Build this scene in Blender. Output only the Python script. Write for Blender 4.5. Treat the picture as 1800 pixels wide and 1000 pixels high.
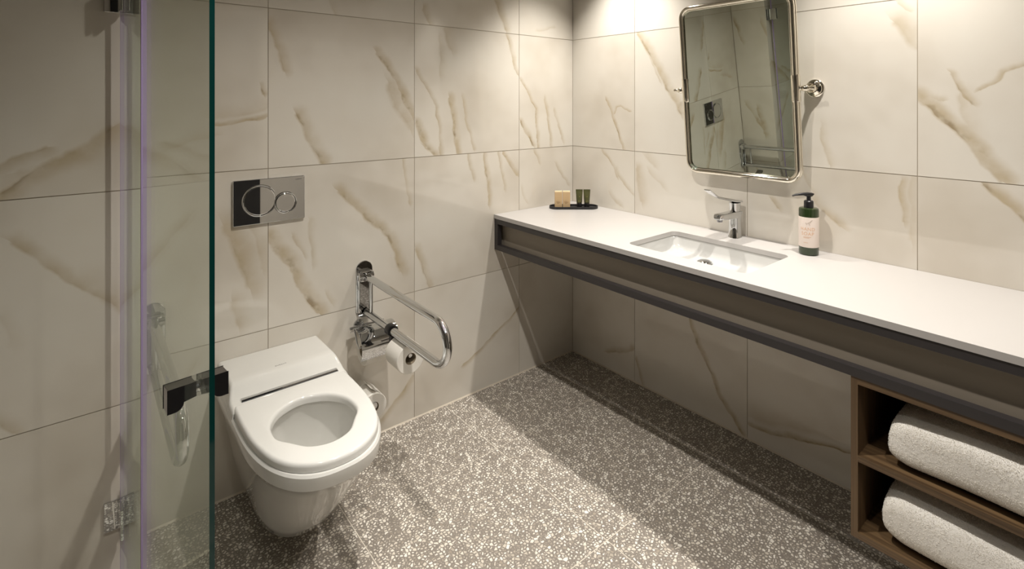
import bpy, bmesh, math, random
from mathutils import Vector, Matrix
from mathutils.geometry import tessellate_polygon
for o in list(bpy.data.objects): bpy.data.objects.remove(o, do_unlink=True)
SC = bpy.context.scene
COL = SC.collection
R = math.radians
rng = random.Random(7)

# ---------------------------------------------------------------- camera
cd = bpy.data.cameras.new('camera'); cam = bpy.data.objects.new('camera', cd); COL.objects.link(cam)
cd.sensor_fit = 'HORIZONTAL'; cd.sensor_width = 36.0; cd.lens = 934.54/1800*36
cd.shift_x = (900-948.77)/1800; cd.shift_y = (179.53-500)/1800
cd.clip_start = 0.02
cam.location = (2.1668, -2.1214, 1.4146); cam.rotation_euler = (R(90), 0, 0.8578)
SC.camera = cam

# ---------------------------------------------------------------- world, exposure
w = bpy.data.worlds.new('world'); SC.world = w; w.use_nodes = True
w.node_tree.nodes['Background'].inputs[0].default_value = (1, .95, .88, 1)
w.node_tree.nodes['Background'].inputs[1].default_value = 0.0
vs = SC.view_settings
vs.view_transform = 'Standard'; vs.look = 'None'; vs.gamma = 1.0; vs.use_curve_mapping = False
vs.exposure = 1.38
CEIL = 2.45
LIGHT_COL = (1.0, .95, .88)
# (x, y, watts, cone degrees, label) : recessed ceiling downlights
DOWNLIGHTS = [
    (0.45, -0.288, 46, 90, 'round ceiling downlight over the left end of the vanity'),
    (1.62, -0.288, 46, 90, 'round ceiling downlight over the vanity beside the mirror'),
    (1.06, -1.255, 52, 130, 'round ceiling downlight between the toilet and the vanity'),
    (2.15, -1.255, 27, 130, 'round ceiling downlight by the entrance door'),
    (1.46, -2.09, 25, 102, 'round ceiling downlight over the shower area'),
]

# ---------------------------------------------------------------- helpers
def P(o, label=None, cat=None, group=None, kind=None):
    if label: o['label'] = label
    if cat: o['category'] = cat
    if group: o['group'] = group
    if kind: o['kind'] = kind
    return o
def link(name, me, parent=None, loc=None, rot=None):
    o = bpy.data.objects.new(name, me); COL.objects.link(o)
    if parent: o.parent = parent
    if loc is not None: o.location = loc
    if rot is not None: o.rotation_euler = rot
    return o
def empty(name, loc=(0, 0, 0), rot=None):
    o = link(name, None, None, loc, rot); o.empty_display_size = .05; return o
def mesh(name, V, F, mats, smooth=False, fm=None):
    me = bpy.data.meshes.new(name); me.from_pydata([tuple(v) for v in V], [], F)
    for m in (mats if isinstance(mats, (list, tuple)) else [mats]): me.materials.append(m)
    if smooth:
        me.polygons.foreach_set('use_smooth', [True]*len(me.polygons))
    if fm: me.polygons.foreach_set('material_index', fm)
    me.update(); return me
class MB:
    """collects shapes for ONE mesh object"""
    def __init__(s): s.v = []; s.f = []
    def add(s, V, F):
        n = len(s.v); s.v += [Vector(v) for v in V]; s.f += [tuple(i+n for i in f) for f in F]; return s
    def box(s, a, b):
        x0, y0, z0 = a; x1, y1, z1 = b
        return s.add([(x0,y0,z0),(x1,y0,z0),(x1,y1,z0),(x0,y1,z0),(x0,y0,z1),(x1,y0,z1),(x1,y1,z1),(x0,y1,z1)],
                     [(0,3,2,1),(4,5,6,7),(0,1,5,4),(1,2,6,5),(2,3,7,6),(3,0,4,7)])
    def loft(s, rings, cap0=True, cap1=True, closed=True):
        n = len(rings[0]); V = [p for r in rings for p in r]; F = []
        for k in range(len(rings)-1):
            for i in range(n if closed else n-1):
                j = (i+1) % n
                F.append((k*n+i, k*n+j, (k+1)*n+j, (k+1)*n+i))
        if cap0: F.append(tuple(reversed(range(n))))
        if cap1: F.append(tuple(range((len(rings)-1)*n, len(rings)*n)))
        return s.add(V, F)
    def tube(s, pts, r, n=16, caps=True, up=Vector((0.0123, 0.031, 1))):
        pts = [Vector(p) for p in pts]; rr = r if isinstance(r, (list, tuple)) else [r]*len(pts)
        rings = []; prev = None
        for i, p in enumerate(pts):
            t = (pts[min(i+1, len(pts)-1)]-pts[max(i-1, 0)]).normalized()
            if prev is None:
                u = up if abs(up.normalized().dot(t)) < .95 else Vector((1, .02, .01))
                a = (u-t*u.dot(t)).normalized()
            else: a = (prev-t*prev.dot(t)).normalized()
            prev = a; b = t.cross(a)
            rings.append([p+a*math.cos(2*math.pi*k/n)*rr[i]+b*math.sin(2*math.pi*k/n)*rr[i] for k in range(n)])
        return s.loft(rings, caps, caps)
    def lathe(s, prof, n=32, M=None, sy=1.0):
        M = M or Matrix()
        rings = [[M @ Vector((r*math.cos(2*math.pi*k/n), sy*r*math.sin(2*math.pi*k/n), z)) for k in range(n)] for r, z in prof]
        return s.loft(rings)
    def build(s, name, mat, parent=None, smooth=False, loc=None, rot=None, bevel=0, seg=2, auto=None):
        me = mesh(name, s.v, s.f, mat, smooth)
        bm = bmesh.new(); bm.from_mesh(me)
        if bevel:
            es = [e for e in bm.edges if len(e.link_faces) == 2 and e.calc_face_angle(0) > .6]
            bmesh.ops.bevel(bm, geom=es, offset=bevel, segments=seg, profile=.5, affect='EDGES', clamp_overlap=True)
        bmesh.ops.recalc_face_normals(bm, faces=bm.faces)
        if auto is not None:
            for f in bm.faces: f.smooth = True
            for e in bm.edges: e.smooth = len(e.link_faces) == 2 and e.calc_face_angle(0) < auto
        bm.to_mesh(me); bm.free()
        return link(name, me, parent, loc, rot)
def rrect(w, h, r, n=6, cx=0, cy=0):
    out = []
    for k, (sx, sy) in enumerate(((1,1),(-1,1),(-1,-1),(1,-1))):
        for i in range(n+1):
            a = math.pi/2*(k+i/n)
            out.append((cx+sx*(w/2-r)+r*math.cos(a), cy+sy*(h/2-r)+r*math.sin(a)))
    return out
def stadium(L, W, n=16):
    return rrect(L, W, W/2-1e-4, n)
def plate(outer, holes, z0, z1):
    """flat plate with holes (2D lists) between z0 and z1 -> V, F"""
    loops = [outer]+holes; pts = [p for l in loops for p in l]; n = len(pts)
    tris = tessellate_polygon([[Vector((x, y, 0)) for x, y in l] for l in loops])
    V = [(x, y, z0) for x, y in pts]+[(x, y, z1) for x, y in pts]; F = []
    for t in tris: F.append((t[0], t[1], t[2])); F.append((t[2]+n, t[1]+n, t[0]+n))
    k = 0
    for l in loops:
        for i in range(len(l)):
            j = (i+1) % len(l); F.append((k+i, k+j, k+j+n, k+i+n))
        k += len(l)
    return V, F
def text_mesh(name, body, size, mat, extrude=.0002, spacing=1.0):
    cu = bpy.data.curves.new(name, 'FONT'); cu.body = body; cu.size = size; cu.align_x = 'CENTER'; cu.align_y = 'CENTER'
    cu.extrude = extrude; cu.space_character = spacing; cu.resolution_u = 3
    t = bpy.data.objects.new(name, cu); COL.objects.link(t)
    bpy.context.view_layer.update()
    me = bpy.data.meshes.new_from_object(t.evaluated_get(bpy.context.evaluated_depsgraph_get()))
    bpy.data.objects.remove(t, do_unlink=True); bpy.data.curves.remove(cu)
    me.materials.clear(); me.materials.append(mat); me.name = name
    return me
def sgn(a): return -1 if a < 0 else 1

# ---------------------------------------------------------------- materials
def mat(name, col=(.8,.8,.8), rough=.5, metal=0.0, spec=None, bump=None, coat=0, sub=None):
    m = bpy.data.materials.new(name); m.use_nodes = True; nt = m.node_tree; b = nt.nodes['Principled BSDF']
    b.inputs['Base Color'].default_value = (*col, 1); b.inputs['Roughness'].default_value = rough
    b.inputs['Metallic'].default_value = metal
    if spec is not None: b.inputs['Specular IOR Level'].default_value = spec
    if coat: b.inputs['Coat Weight'].default_value = coat; b.inputs['Coat Roughness'].default_value = .05
    # slight procedural variation of the tone and of the gloss
    tc = nt.nodes.new('ShaderNodeTexCoord'); nz = nt.nodes.new('ShaderNodeTexNoise')
    nz.inputs['Scale'].default_value = bump[0] if bump else 9; nz.inputs['Detail'].default_value = 4
    nt.links.new(tc.outputs['Object'], nz.inputs['Vector'])
    mx = nt.nodes.new('ShaderNodeMix'); mx.data_type = 'RGBA'
    mx.inputs['A'].default_value = (*[c*.97 for c in col], 1); mx.inputs['B'].default_value = (*[min(1, c*1.03) for c in col], 1)
    nt.links.new(nz.outputs['Fac'], mx.inputs['Factor']); nt.links.new(mx.outputs['Result'], b.inputs['Base Color'])
    if bump:
        bp = nt.nodes.new('ShaderNodeBump'); bp.inputs['Strength'].default_value = bump[1]; bp.inputs['Distance'].default_value = bump[2]
        nt.links.new(nz.outputs['Fac'], bp.inputs['Height']); nt.links.new(bp.outputs['Normal'], b.inputs['Normal'])
    return m
def ramp(nt, stops, interp='LINEAR'):
    r = nt.nodes.new('ShaderNodeValToRGB'); r.color_ramp.interpolation = interp; e = r.color_ramp.elements
    while len(e) < len(stops): e.new(.5)
    for x, (p, c) in zip(e, stops): x.position = p; x.color = (*c, 1)
    return r
M = {}
M['chrome'] = mat('chrome', (.66,.67,.68), .018, 1)
M['chrome_dark'] = mat('dark_chrome', (.30,.30,.32), .08, 1)
M['nickel'] = mat('polished_nickel', (.80,.755,.66), .07, 1)
M['ceramic'] = mat('white_ceramic', (.70,.69,.655), .08, 0, .5, coat=.4)
M['seat'] = mat('white_plastic_seat', (.74,.732,.70), .13)
M['basin'] = mat('basin_ceramic', (.52,.515,.495), .09, coat=.3)
M['counter'] = mat('white_solid_surface', (.475,.455,.438), .30, 0, .4, bump=(900, .03, .0004))
M['metalframe'] = mat('anthracite_powder_coat', (.036,.032,.033), .36, 0, .5, bump=(1400, .05, .0003))
M['fascia'] = mat('taupe_laminate', (.27,.232,.185), .45)
M['black'] = mat('black_plastic', (.012,.011,.012), .32)
M['tray'] = mat('matt_black_metal', (.018,.017,.018), .55)
M['kraft'] = mat('kraft_card', (.58,.41,.225), .75, bump=(60, .15, .0006))
M['kraft_lid'] = mat('pale_kraft_card', (.74,.58,.36), .7)
M['tube'] = mat('olive_green_foil', (.075,.075,.030), .22)
M['tube_print'] = mat('yellow_print', (.42,.34,.06), .5)
M['soapgreen'] = mat('bottle_green_plastic', (.020,.034,.011), .10, coat=.5)
M['label'] = mat('cream_paper_label', (.74,.645,.58), .55)
M['print'] = mat('copper_print', (.66,.40,.24), .5)
M['label_grey'] = mat('grey_leaf_print', (.52,.43,.37), .5)
M['print_dark'] = mat('grey_print', (.12,.12,.12), .5)
M['paper'] = mat('white_tissue', (.84,.81,.75), .95, bump=(220, .3, .001))
M['kraft_print'] = mat('brown_leaf_print', (.44,.29,.15), .75)
M['card'] = mat('grey_card_core', (.33,.27,.19), .9)
M['silicone'] = mat('pale_silicone', (.60,.53,.43), .5)
M['grout'] = mat('grey_beige_grout', (.42,.365,.285), .9)
M['floorgrout'] = mat('light_floor_grout', (.60,.55,.47), .9)
M['plaster'] = mat('darkened_ceiling_paint', (.34,.33,.31), .9)  # ceiling white darkened to grey so that less ambient light bounces back
M['paintwall'] = mat('darkened_wall_finish', (.10,.09,.08), .4)  # unseen front wall, colour darkened to hold down bounced light and deepen shadows
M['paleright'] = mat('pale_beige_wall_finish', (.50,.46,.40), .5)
M['door'] = mat('near_black_door', (.014,.013,.013), .45)
M['towel'] = mat('white_terry', (.86,.835,.79), 1.0, 0, .1, bump=(500, .5, .001))
M['lilac'] = mat('lilac_clear_seal', (.40,.30,.56), .25)
M['dark_gap'] = mat('black_rubber', (.01,.01,.01), .6)

def pile_mat():
    m = mat('terry_loops', (.95,.93,.89), 1.0); nt = m.node_tree; N = nt.nodes; L = nt.links
    b = N['Principled BSDF']; src = b.inputs['Base Color'].links[0].from_socket
    df = N.new('ShaderNodeBsdfDiffuse'); tl = N.new('ShaderNodeBsdfTranslucent'); L.new(src, df.inputs[0]); L.new(src, tl.inputs[0])
    mx = N.new('ShaderNodeMixShader'); mx.inputs[0].default_value = .5; L.new(df.outputs[0], mx.inputs[1]); L.new(tl.outputs[0], mx.inputs[2])
    L.new(mx.outputs[0], N['Material Output'].inputs['Surface']); return m
M['pile'] = pile_mat()
def mirror_mat():
    m = mat('mirror_silver', (.68,.725,.655), .0, 1); return m
M['mirror'] = mirror_mat()

def glass_mat():
    m = bpy.data.materials.new('clear_safety_glass'); m.use_nodes = True; nt = m.node_tree; N = nt.nodes; L = nt.links
    N.remove(N['Principled BSDF']); out = N['Material Output']
    tr = N.new('ShaderNodeBsdfTransparent'); tr.inputs['Color'].default_value = (.972,.984,.968,1)
    gl = N.new('ShaderNodeBsdfGlossy'); gl.inputs['Roughness'].default_value = .0; gl.inputs['Color'].default_value = (.93,1,.95,1)
    ge = N.new('ShaderNodeNewGeometry'); dt = N.new('ShaderNodeVectorMath'); dt.operation = 'DOT_PRODUCT'
    L.new(ge.outputs['Incoming'], dt.inputs[0]); L.new(ge.outputs['Normal'], dt.inputs[1])
    ab = N.new('ShaderNodeMath'); ab.operation = 'ABSOLUTE'; L.new(dt.outputs['Value'], ab.inputs[0])
    om = N.new('ShaderNodeMath'); om.operation = 'SUBTRACT'; om.inputs[0].default_value = 1; L.new(ab.outputs[0], om.inputs[1])
    pw = N.new('ShaderNodeMath'); pw.operation = 'POWER'; pw.inputs[1].default_value = 5; L.new(om.outputs[0], pw.inputs[0])
    ma = N.new('ShaderNodeMath'); ma.operation = 'MULTIPLY_ADD'; ma.inputs[1].default_value = .96; ma.inputs[2].default_value = .04; L.new(pw.outputs[0], ma.inputs[0])
    mx = N.new('ShaderNodeMixShader'); L.new(ma.outputs[0], mx.inputs[0]); L.new(tr.outputs[0], mx.inputs[1]); L.new(gl.outputs[0], mx.inputs[2])
    L.new(mx.outputs[0], out.inputs['Surface'])
    return m
M['glass'] = glass_mat()
M['glass_edge'] = mat('green_glass_edge', (.003,.045,.040), .05, 0, .5)

def emit_mat(name, col, s):
    m = bpy.data.materials.new(name); m.use_nodes = True; nt = m.node_tree; b = nt.nodes['Principled BSDF']
    b.inputs['Emission Color'].default_value = (*col, 1); b.inputs['Emission Strength'].default_value = s
    return m
M['lamp'] = emit_mat('lamp_lens', LIGHT_COL, 14)

def wood_mat():
    m = bpy.data.materials.new('walnut_veneer'); m.use_nodes = True; nt = m.node_tree; N = nt.nodes; L = nt.links; b = N['Principled BSDF']
    b.inputs['Roughness'].default_value = .45
    tc = N.new('ShaderNodeTexCoord'); mp = N.new('ShaderNodeMapping'); mp.inputs['Scale'].default_value = (60, 60, 60)
    L.new(tc.outputs['UV'], mp.inputs['Vector'])
    mp.inputs['Scale'].default_value = (2.2, 70, 1)
    n1 = N.new('ShaderNodeTexNoise'); n1.inputs['Scale'].default_value = 1; n1.inputs['Detail'].default_value = 6; n1.inputs['Distortion'].default_value = .6
    L.new(mp.outputs[0], n1.inputs['Vector'])
    r = ramp(nt, [(.28, (.055,.031,.015)), (.5, (.115,.070,.034)), (.72, (.195,.122,.060))])
    L.new(n1.outputs['Fac'], r.inputs[0]); L.new(r.outputs[0], b.inputs['Base Color'])
    bp = N.new('ShaderNodeBump'); bp.inputs['Strength'].default_value = .15; bp.inputs['Distance'].default_value = .001
    L.new(n1.outputs['Fac'], bp.inputs['Height']); L.new(bp.outputs[0], b.inputs['Normal'])
    return m
M['wood'] = wood_mat()

def terrazzo_mat():
    m = bpy.data.materials.new('terrazzo'); m.use_nodes = True; nt = m.node_tree; N = nt.nodes; L = nt.links; b = N['Principled BSDF']
    b.inputs['Roughness'].default_value = .42
    tc = N.new('ShaderNodeTexCoord'); oi = N.new('ShaderNodeObjectInfo')
    sc = N.new('ShaderNodeMath'); sc.operation = 'MULTIPLY'; sc.inputs[1].default_value = 37; L.new(oi.outputs['Random'], sc.inputs[0])
    ad = N.new('ShaderNodeVectorMath'); ad.operation = 'ADD'; L.new(tc.outputs['Object'], ad.inputs[0]); L.new(sc.outputs[0], ad.inputs[1])
    def layer(scale, seed, lo, hi):
        of = N.new('ShaderNodeVectorMath'); of.operation = 'ADD'; of.inputs[1].default_value = (seed, seed*2.3, 0); L.new(ad.outputs[0], of.inputs[0])
        fl = N.new('ShaderNodeVectorMath'); fl.operation = 'MULTIPLY'; fl.inputs[1].default_value = (1, 1, 0); L.new(of.outputs[0], fl.inputs[0])
        wv = N.new('ShaderNodeTexNoise'); wv.inputs['Scale'].default_value = scale*1.7; wv.inputs['Detail'].default_value = 1; L.new(fl.outputs[0], wv.inputs['Vector'])
        ws = N.new('ShaderNodeVectorMath'); ws.operation = 'MULTIPLY_ADD'; k = .45/scale
        ws.inputs[1].default_value = (k, k, 0); L.new(wv.outputs['Color'], ws.inputs[0]); L.new(fl.outputs[0], ws.inputs[2])
        ve = N.new('ShaderNodeTexVoronoi'); ve.voronoi_dimensions = '2D'; ve.feature = 'DISTANCE_TO_EDGE'; ve.inputs['Scale'].default_value = scale; L.new(ws.outputs[0], ve.inputs['Vector'])
        vc = N.new('ShaderNodeTexVoronoi'); vc.voronoi_dimensions = '2D'; vc.feature = 'F1'; vc.inputs['Scale'].default_value = scale; L.new(ws.outputs[0], vc.inputs['Vector'])
        sp = N.new('ShaderNodeSeparateColor'); L.new(vc.outputs['Color'], sp.inputs[0])
        th = N.new('ShaderNodeMapRange'); th.inputs['To Min'].default_value = lo; th.inputs['To Max'].default_value = hi; L.new(sp.outputs[0], th.inputs['Value'])
        sb = N.new('ShaderNodeMath'); sb.operation = 'SUBTRACT'; L.new(ve.outputs['Distance'], sb.inputs[0]); L.new(th.outputs[0], sb.inputs[1])
        mr = N.new('ShaderNodeMapRange'); mr.inputs['From Min'].default_value = 0; mr.inputs['From Max'].default_value = .03; L.new(sb.outputs[0], mr.inputs['Value'])
        return mr, sp
    m1, s1 = layer(92, 0.0, .08, .40)
    m2, s2 = layer(170, 3.7, .16, .75)
    chip = ramp(nt, [(0, (.30,.255,.205)), (.22, (.56,.505,.425)), (.55, (.72,.67,.585)), (1, (.82,.78,.71))])
    L.new(s1.outputs[1], chip.inputs[0])
    nz = N.new('ShaderNodeTexNoise'); nz.inputs['Scale'].default_value = 240; L.new(ad.outputs[0], nz.inputs['Vector'])
    base = ramp(nt, [(.3, (.185,.162,.138)), (.7, (.27,.238,.203))]); L.new(nz.outputs['Fac'], base.inputs[0])
    a = N.new('ShaderNodeMix'); a.data_type = 'RGBA'; L.new(m2.outputs[0], a.inputs['Factor']); L.new(base.outputs[0], a.inputs['A']); a.inputs['B'].default_value = (.40,.355,.30,1)
    c = N.new('ShaderNodeMix'); c.data_type = 'RGBA'; L.new(m1.outputs[0], c.inputs['Factor']); L.new(a.outputs['Result'], c.inputs['A']); L.new(chip.outputs[0], c.inputs['B'])
    L.new(c.outputs['Result'], b.inputs['Base Color'])
    return m
M['terrazzo'] = terrazzo_mat()

# one node group: distance mask of a vein stroke
def vein_group():
    g = bpy.data.node_groups.new('vein_stroke', 'ShaderNodeTree')
    for n in ('P', 'A', 'B'): g.interface.new_socket(n, in_out='INPUT', socket_type='NodeSocketVector')
    g.interface.new_socket('W', in_out='INPUT', socket_type='NodeSocketFloat')
    g.interface.new_socket('S', in_out='INPUT', socket_type='NodeSocketFloat')
    g.interface.new_socket('Mask', in_out='OUTPUT', socket_type='NodeSocketFloat')
    N = g.nodes; L = g.links; i = N.new('NodeGroupInput'); o = N.new('NodeGroupOutput')
    def vm(op): n = N.new('ShaderNodeVectorMath'); n.operation = op; return n
    def mt(op): n = N.new('ShaderNodeMath'); n.operation = op; return n
    pa = vm('SUBTRACT'); L.new(i.outputs['P'], pa.inputs[0]); L.new(i.outputs['A'], pa.inputs[1])
    ba = vm('SUBTRACT'); L.new(i.outputs['B'], ba.inputs[0]); L.new(i.outputs['A'], ba.inputs[1])
    d1 = vm('DOT_PRODUCT'); L.new(pa.outputs[0], d1.inputs[0]); L.new(ba.outputs[0], d1.inputs[1])
    d2 = vm('DOT_PRODUCT'); L.new(ba.outputs[0], d2.inputs[0]); L.new(ba.outputs[0], d2.inputs[1])
    dv = mt('DIVIDE'); dv.use_clamp = True; L.new(d1.outputs['Value'], dv.inputs[0]); L.new(d2.outputs['Value'], dv.inputs[1])
    sc = vm('SCALE'); L.new(ba.outputs[0], sc.inputs[0]); L.new(dv.outputs[0], sc.inputs['Scale'])
    df = vm('SUBTRACT'); L.new(pa.outputs[0], df.inputs[0]); L.new(sc.outputs[0], df.inputs[1])
    ln = vm('LENGTH'); L.new(df.outputs[0], ln.inputs[0])
    cr = vm('CROSS_PRODUCT'); L.new(ba.outputs[0], cr.inputs[0]); L.new(pa.outputs[0], cr.inputs[1])
    sz = N.new('ShaderNodeSeparateXYZ'); L.new(cr.outputs[0], sz.inputs[0])
    gt = mt('GREATER_THAN'); gt.inputs[1].default_value = 0; L.new(sz.outputs['Z'], gt.inputs[0])
    ws = mt('MULTIPLY_ADD'); ws.inputs[1].default_value = 1.15; ws.inputs[2].default_value = .35; L.new(gt.outputs[0], ws.inputs[0])
    we = mt('MULTIPLY'); L.new(ws.outputs[0], we.inputs[0]); L.new(i.outputs['W'], we.inputs[1])
    dw = mt('DIVIDE'); L.new(ln.outputs['Value'], dw.inputs[0]); L.new(we.outputs[0], dw.inputs[1])
    om = mt('SUBTRACT'); om.use_clamp = True; om.inputs[0].default_value = 1; L.new(dw.outputs[0], om.inputs[1])
    ml = mt('MULTIPLY'); L.new(om.outputs[0], ml.inputs[0]); L.new(i.outputs['S'], ml.inputs[1])
    L.new(ml.outputs[0], o.inputs['Mask'])
    return g
VG = vein_group()
def marble(name, axis, strokes, seed):
    """polished marble-look porcelain; strokes [(a, b, width, strength)] in tile-local (u, z)"""
    m = bpy.data.materials.new(name); m.use_nodes = True; nt = m.node_tree; N = nt.nodes; L = nt.links; b = N['Principled BSDF']
    b.inputs['Roughness'].default_value = .055; b.inputs['Specular IOR Level'].default_value = .8
    tc = N.new('ShaderNodeTexCoord'); sx = N.new('ShaderNodeSeparateXYZ'); L.new(tc.outputs['Object'], sx.inputs[0])
    cb = N.new('ShaderNodeCombineXYZ'); L.new(sx.outputs[axis], cb.inputs['X']); L.new(sx.outputs['Z'], cb.inputs['Y'])
    of = N.new('ShaderNodeVectorMath'); of.operation = 'ADD'; of.inputs[1].default_value = (seed*1.37 % 50, seed*2.11 % 50, 0); L.new(cb.outputs[0], of.inputs[0])
    def noise(s, d, rough=.55):
        n = N.new('ShaderNodeTexNoise'); n.inputs['Scale'].default_value = s; n.inputs['Detail'].default_value = d; n.inputs['Roughness'].default_value = rough
        L.new(of.outputs[0], n.inputs['Vector']); return n
    n1 = noise(10, 3, .5); n3 = noise(2.2, 3)
    ds = N.new('ShaderNodeVectorMath'); ds.operation = 'MULTIPLY_ADD'; ds.inputs[1].default_value = (.045, .045, 0)
    L.new(n1.outputs['Color'], ds.inputs[0]); L.new(cb.outputs[0], ds.inputs[2])
    d2 = N.new('ShaderNodeVectorMath'); d2.operation = 'SUBTRACT'; d2.inputs[1].default_value = (.0225, .0225, 0); L.new(ds.outputs[0], d2.inputs[0])
    acc = None
    for a, bb, wd, st in strokes:
        g = N.new('ShaderNodeGroup'); g.node_tree = VG; L.new(d2.outputs[0], g.inputs['P'])
        g.inputs['A'].default_value = (a[0], a[1], 0); g.inputs['B'].default_value = (bb[0], bb[1], 0); g.inputs['W'].default_value = wd*1.35; g.inputs['S'].default_value = st
        if acc is None: acc = g.outputs[0]
        else:
            mx = N.new('ShaderNodeMath'); mx.operation = 'MAXIMUM'; L.new(acc, mx.inputs[0]); L.new(g.outputs[0], mx.inputs[1]); acc = mx.outputs[0]
    base = ramp(nt, [(.30, (.60,.548,.468)), (.50, (.70,.655,.58)), (.72, (.735,.70,.63))]); L.new(n3.outputs['Fac'], base.inputs[0])
    col = base.outputs[0]
    if acc is not None:
        n2 = noise(14, 3, .5)
        br = N.new('ShaderNodeMapRange'); br.inputs['From Min'].default_value = .30; br.inputs['From Max'].default_value = .62; br.inputs['To Min'].default_value = .45; L.new(n2.outputs['Fac'], br.inputs['Value'])
        sm = N.new('ShaderNodeMapRange'); sm.interpolation_type = 'SMOOTHSTEP'; sm.inputs['From Min'].default_value = .0; sm.inputs['From Max'].default_value = .85; sm.inputs['To Max'].default_value = .72; L.new(acc, sm.inputs['Value'])
        f1 = N.new('ShaderNodeMath'); f1.operation = 'MULTIPLY'; L.new(sm.outputs[0], f1.inputs[0]); L.new(br.outputs[0], f1.inputs[1])
        mx = N.new('ShaderNodeMix'); mx.data_type = 'RGBA'; L.new(f1.outputs[0], mx.inputs['Factor']); L.new(col, mx.inputs['A']); mx.inputs['B'].default_value = (.44,.342,.195,1)
        co = N.new('ShaderNodeMapRange'); co.inputs['From Min'].default_value = .60; co.inputs['From Max'].default_value = .85; co.inputs['To Max'].default_value = .75; L.new(acc, co.inputs['Value'])
        n4 = noise(11, 3, .6); b4 = N.new('ShaderNodeMapRange'); b4.inputs['From Min'].default_value = .5; b4.inputs['From Max'].default_value = .66; L.new(n4.outputs['Fac'], b4.inputs['Value'])
        f2 = N.new('ShaderNodeMath'); f2.operation = 'MULTIPLY'; L.new(co.outputs[0], f2.inputs[0]); L.new(b4.outputs[0], f2.inputs[1])
        m2 = N.new('ShaderNodeMix'); m2.data_type = 'RGBA'; L.new(f2.outputs[0], m2.inputs['Factor']); L.new(mx.outputs['Result'], m2.inputs['A']); m2.inputs['B'].default_value = (.25,.185,.10,1)
        col = m2.outputs['Result']
    L.new(col, b.inputs['Base Color'])
    return m
VEIN_T=[([(-1.588,1.714),(-1.561,1.624),(-1.535,1.53)],0.02,0.7),([(-1.485,1.365),(-1.445,1.269),(-1.395,1.174)],0.028,0.8),([(-1.164,1.62),(-1.086,1.513),(-0.99,1.329)],0.022,0.9),([(-1.115,1.485),(-1.067,1.388),(-1.018,1.302)],0.045,0.6),([(-0.982,1.559),(-0.881,1.4),(-0.854,1.173)],0.013,0.7),([(-0.982,1.316),(-0.931,1.212),(-0.881,1.17)],0.02,1),([(-0.83,1.759),(-0.806,1.67)],0.03,0.5),([(-0.863,1.724),(-0.854,1.535)],0.02,0.4),([(-0.812,1.429),(-0.787,1.306),(-0.768,1.173)],0.02,0.9),([(-0.743,1.446),(-0.714,1.318),(-0.675,1.184)],0.012,0.6),([(-0.484,1.773),(-0.44,1.671),(-0.403,1.564)],0.015,0.7),([(-0.373,1.532),(-0.283,1.383),(-0.263,1.175)],0.013,0.8),([(-0.38,1.315),(-0.295,1.186)],0.015,0.9),([(-0.214,1.432),(-0.168,1.179)],0.014,0.8),([(-0.147,1.363),(-0.074,1.184)],0.012,0.6),([(-0.94,1.834),(-0.922,1.779)],0.02,0.7),([(-0.556,1.955),(-0.484,1.79)],0.03,0.7),([(-0.263,1.786),(-0.139,1.822)],0.012,0.4),([(-1.362,1.836),(-1.339,1.77)],0.02,0.4),([(-1.321,1.046),(-1.255,0.967),(-1.115,0.838),(-1.091,0.765),(-1.054,0.673)],0.026,0.85),([(-1.048,1.163),(-1.016,0.964)],0.011,0.6),([(-1.588,0.903),(-1.514,0.793),(-1.469,0.673),(-1.408,0.589)],0.026,1),([(-1.504,0.902),(-1.462,0.809)],0.012,0.6),([(-1.445,0.941),(-1.426,0.775)],0.016,0.5),([(-1.375,0.651),(-1.357,0.608)],0.014,0.5),([(-1.728,0.961),(-1.686,0.858),(-1.668,0.79),(-1.657,0.74)],0.04,0.7),([(-1.65,0.955),(-1.608,0.801)],0.03,0.5),([(-1.705,0.688),(-1.69,0.608)],0.03,0.5),([(-0.707,1.164),(-0.678,1.046)],0.013,0.6),([(-0.614,1.158),(-0.577,0.909)],0.016,0.8),([(-0.528,1.161),(-0.484,0.961)],0.012,0.6),([(-0.495,1.159),(-0.403,1.035)],0.015,0.9),([(-0.982,0.758),(-0.922,0.573)],0.02,0.7),([(-0.951,0.667),(-0.905,0.58)],0.012,0.5),([(-0.283,1.155),(-0.251,1.088)],0.012,0.6),([(-0.134,1.064),(-0.034,0.947)],0.012,0.6),([(-0.373,0.966),(-0.342,0.888)],0.012,0.4),([(-0.399,0.348),(-0.552,0.244),(-0.73,0.153)],0.011,0.9),([(-0.996,0.194),(-1.067,0.118),(-1.151,0.056)],0.018,0.8),([(-1.406,0.489),(-1.45,0.39)],0.03,0.4),([(-1.766,1.336),(-1.686,1.342),(-1.596,1.358)],0.01,1),([(-1.766,1.364),(-1.686,1.372),(-1.6,1.388)],0.03,0.4),([(-1.89,1.257),(-1.826,1.286),(-1.766,1.294)],0.02,0.5),([(-1.612,1.466),(-1.6,1.443)],0.012,0.9)]
VEIN_S=[([(-2.053,1.341),(-2.099,1.305),(-2.131,1.286),(-2.211,1.237),(-2.273,1.185),(-2.332,1.136)],0.03,0.8),([(-2.19,1.292),(-2.232,1.28),(-2.273,1.26),(-2.332,1.247)],0.02,0.7),([(-2.211,1.239),(-2.232,1.239)],0.05,0.5),([(-2.253,1.06),(-2.211,1.009),(-2.156,0.946),(-2.099,0.899),(-2.05,0.851)],0.02,0.7),([(-2.11,0.92),(-2.062,0.862),(-2.035,0.832)],0.035,0.5),([(-2.035,1.347),(-2.01,1.343),(-1.992,1.323)],0.008,0.6),([(-2.273,0.607),(-2.251,0.582)],0.02,0.6),([(-2.273,0.871),(-2.253,0.793)],0.02,0.3)]
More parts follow.
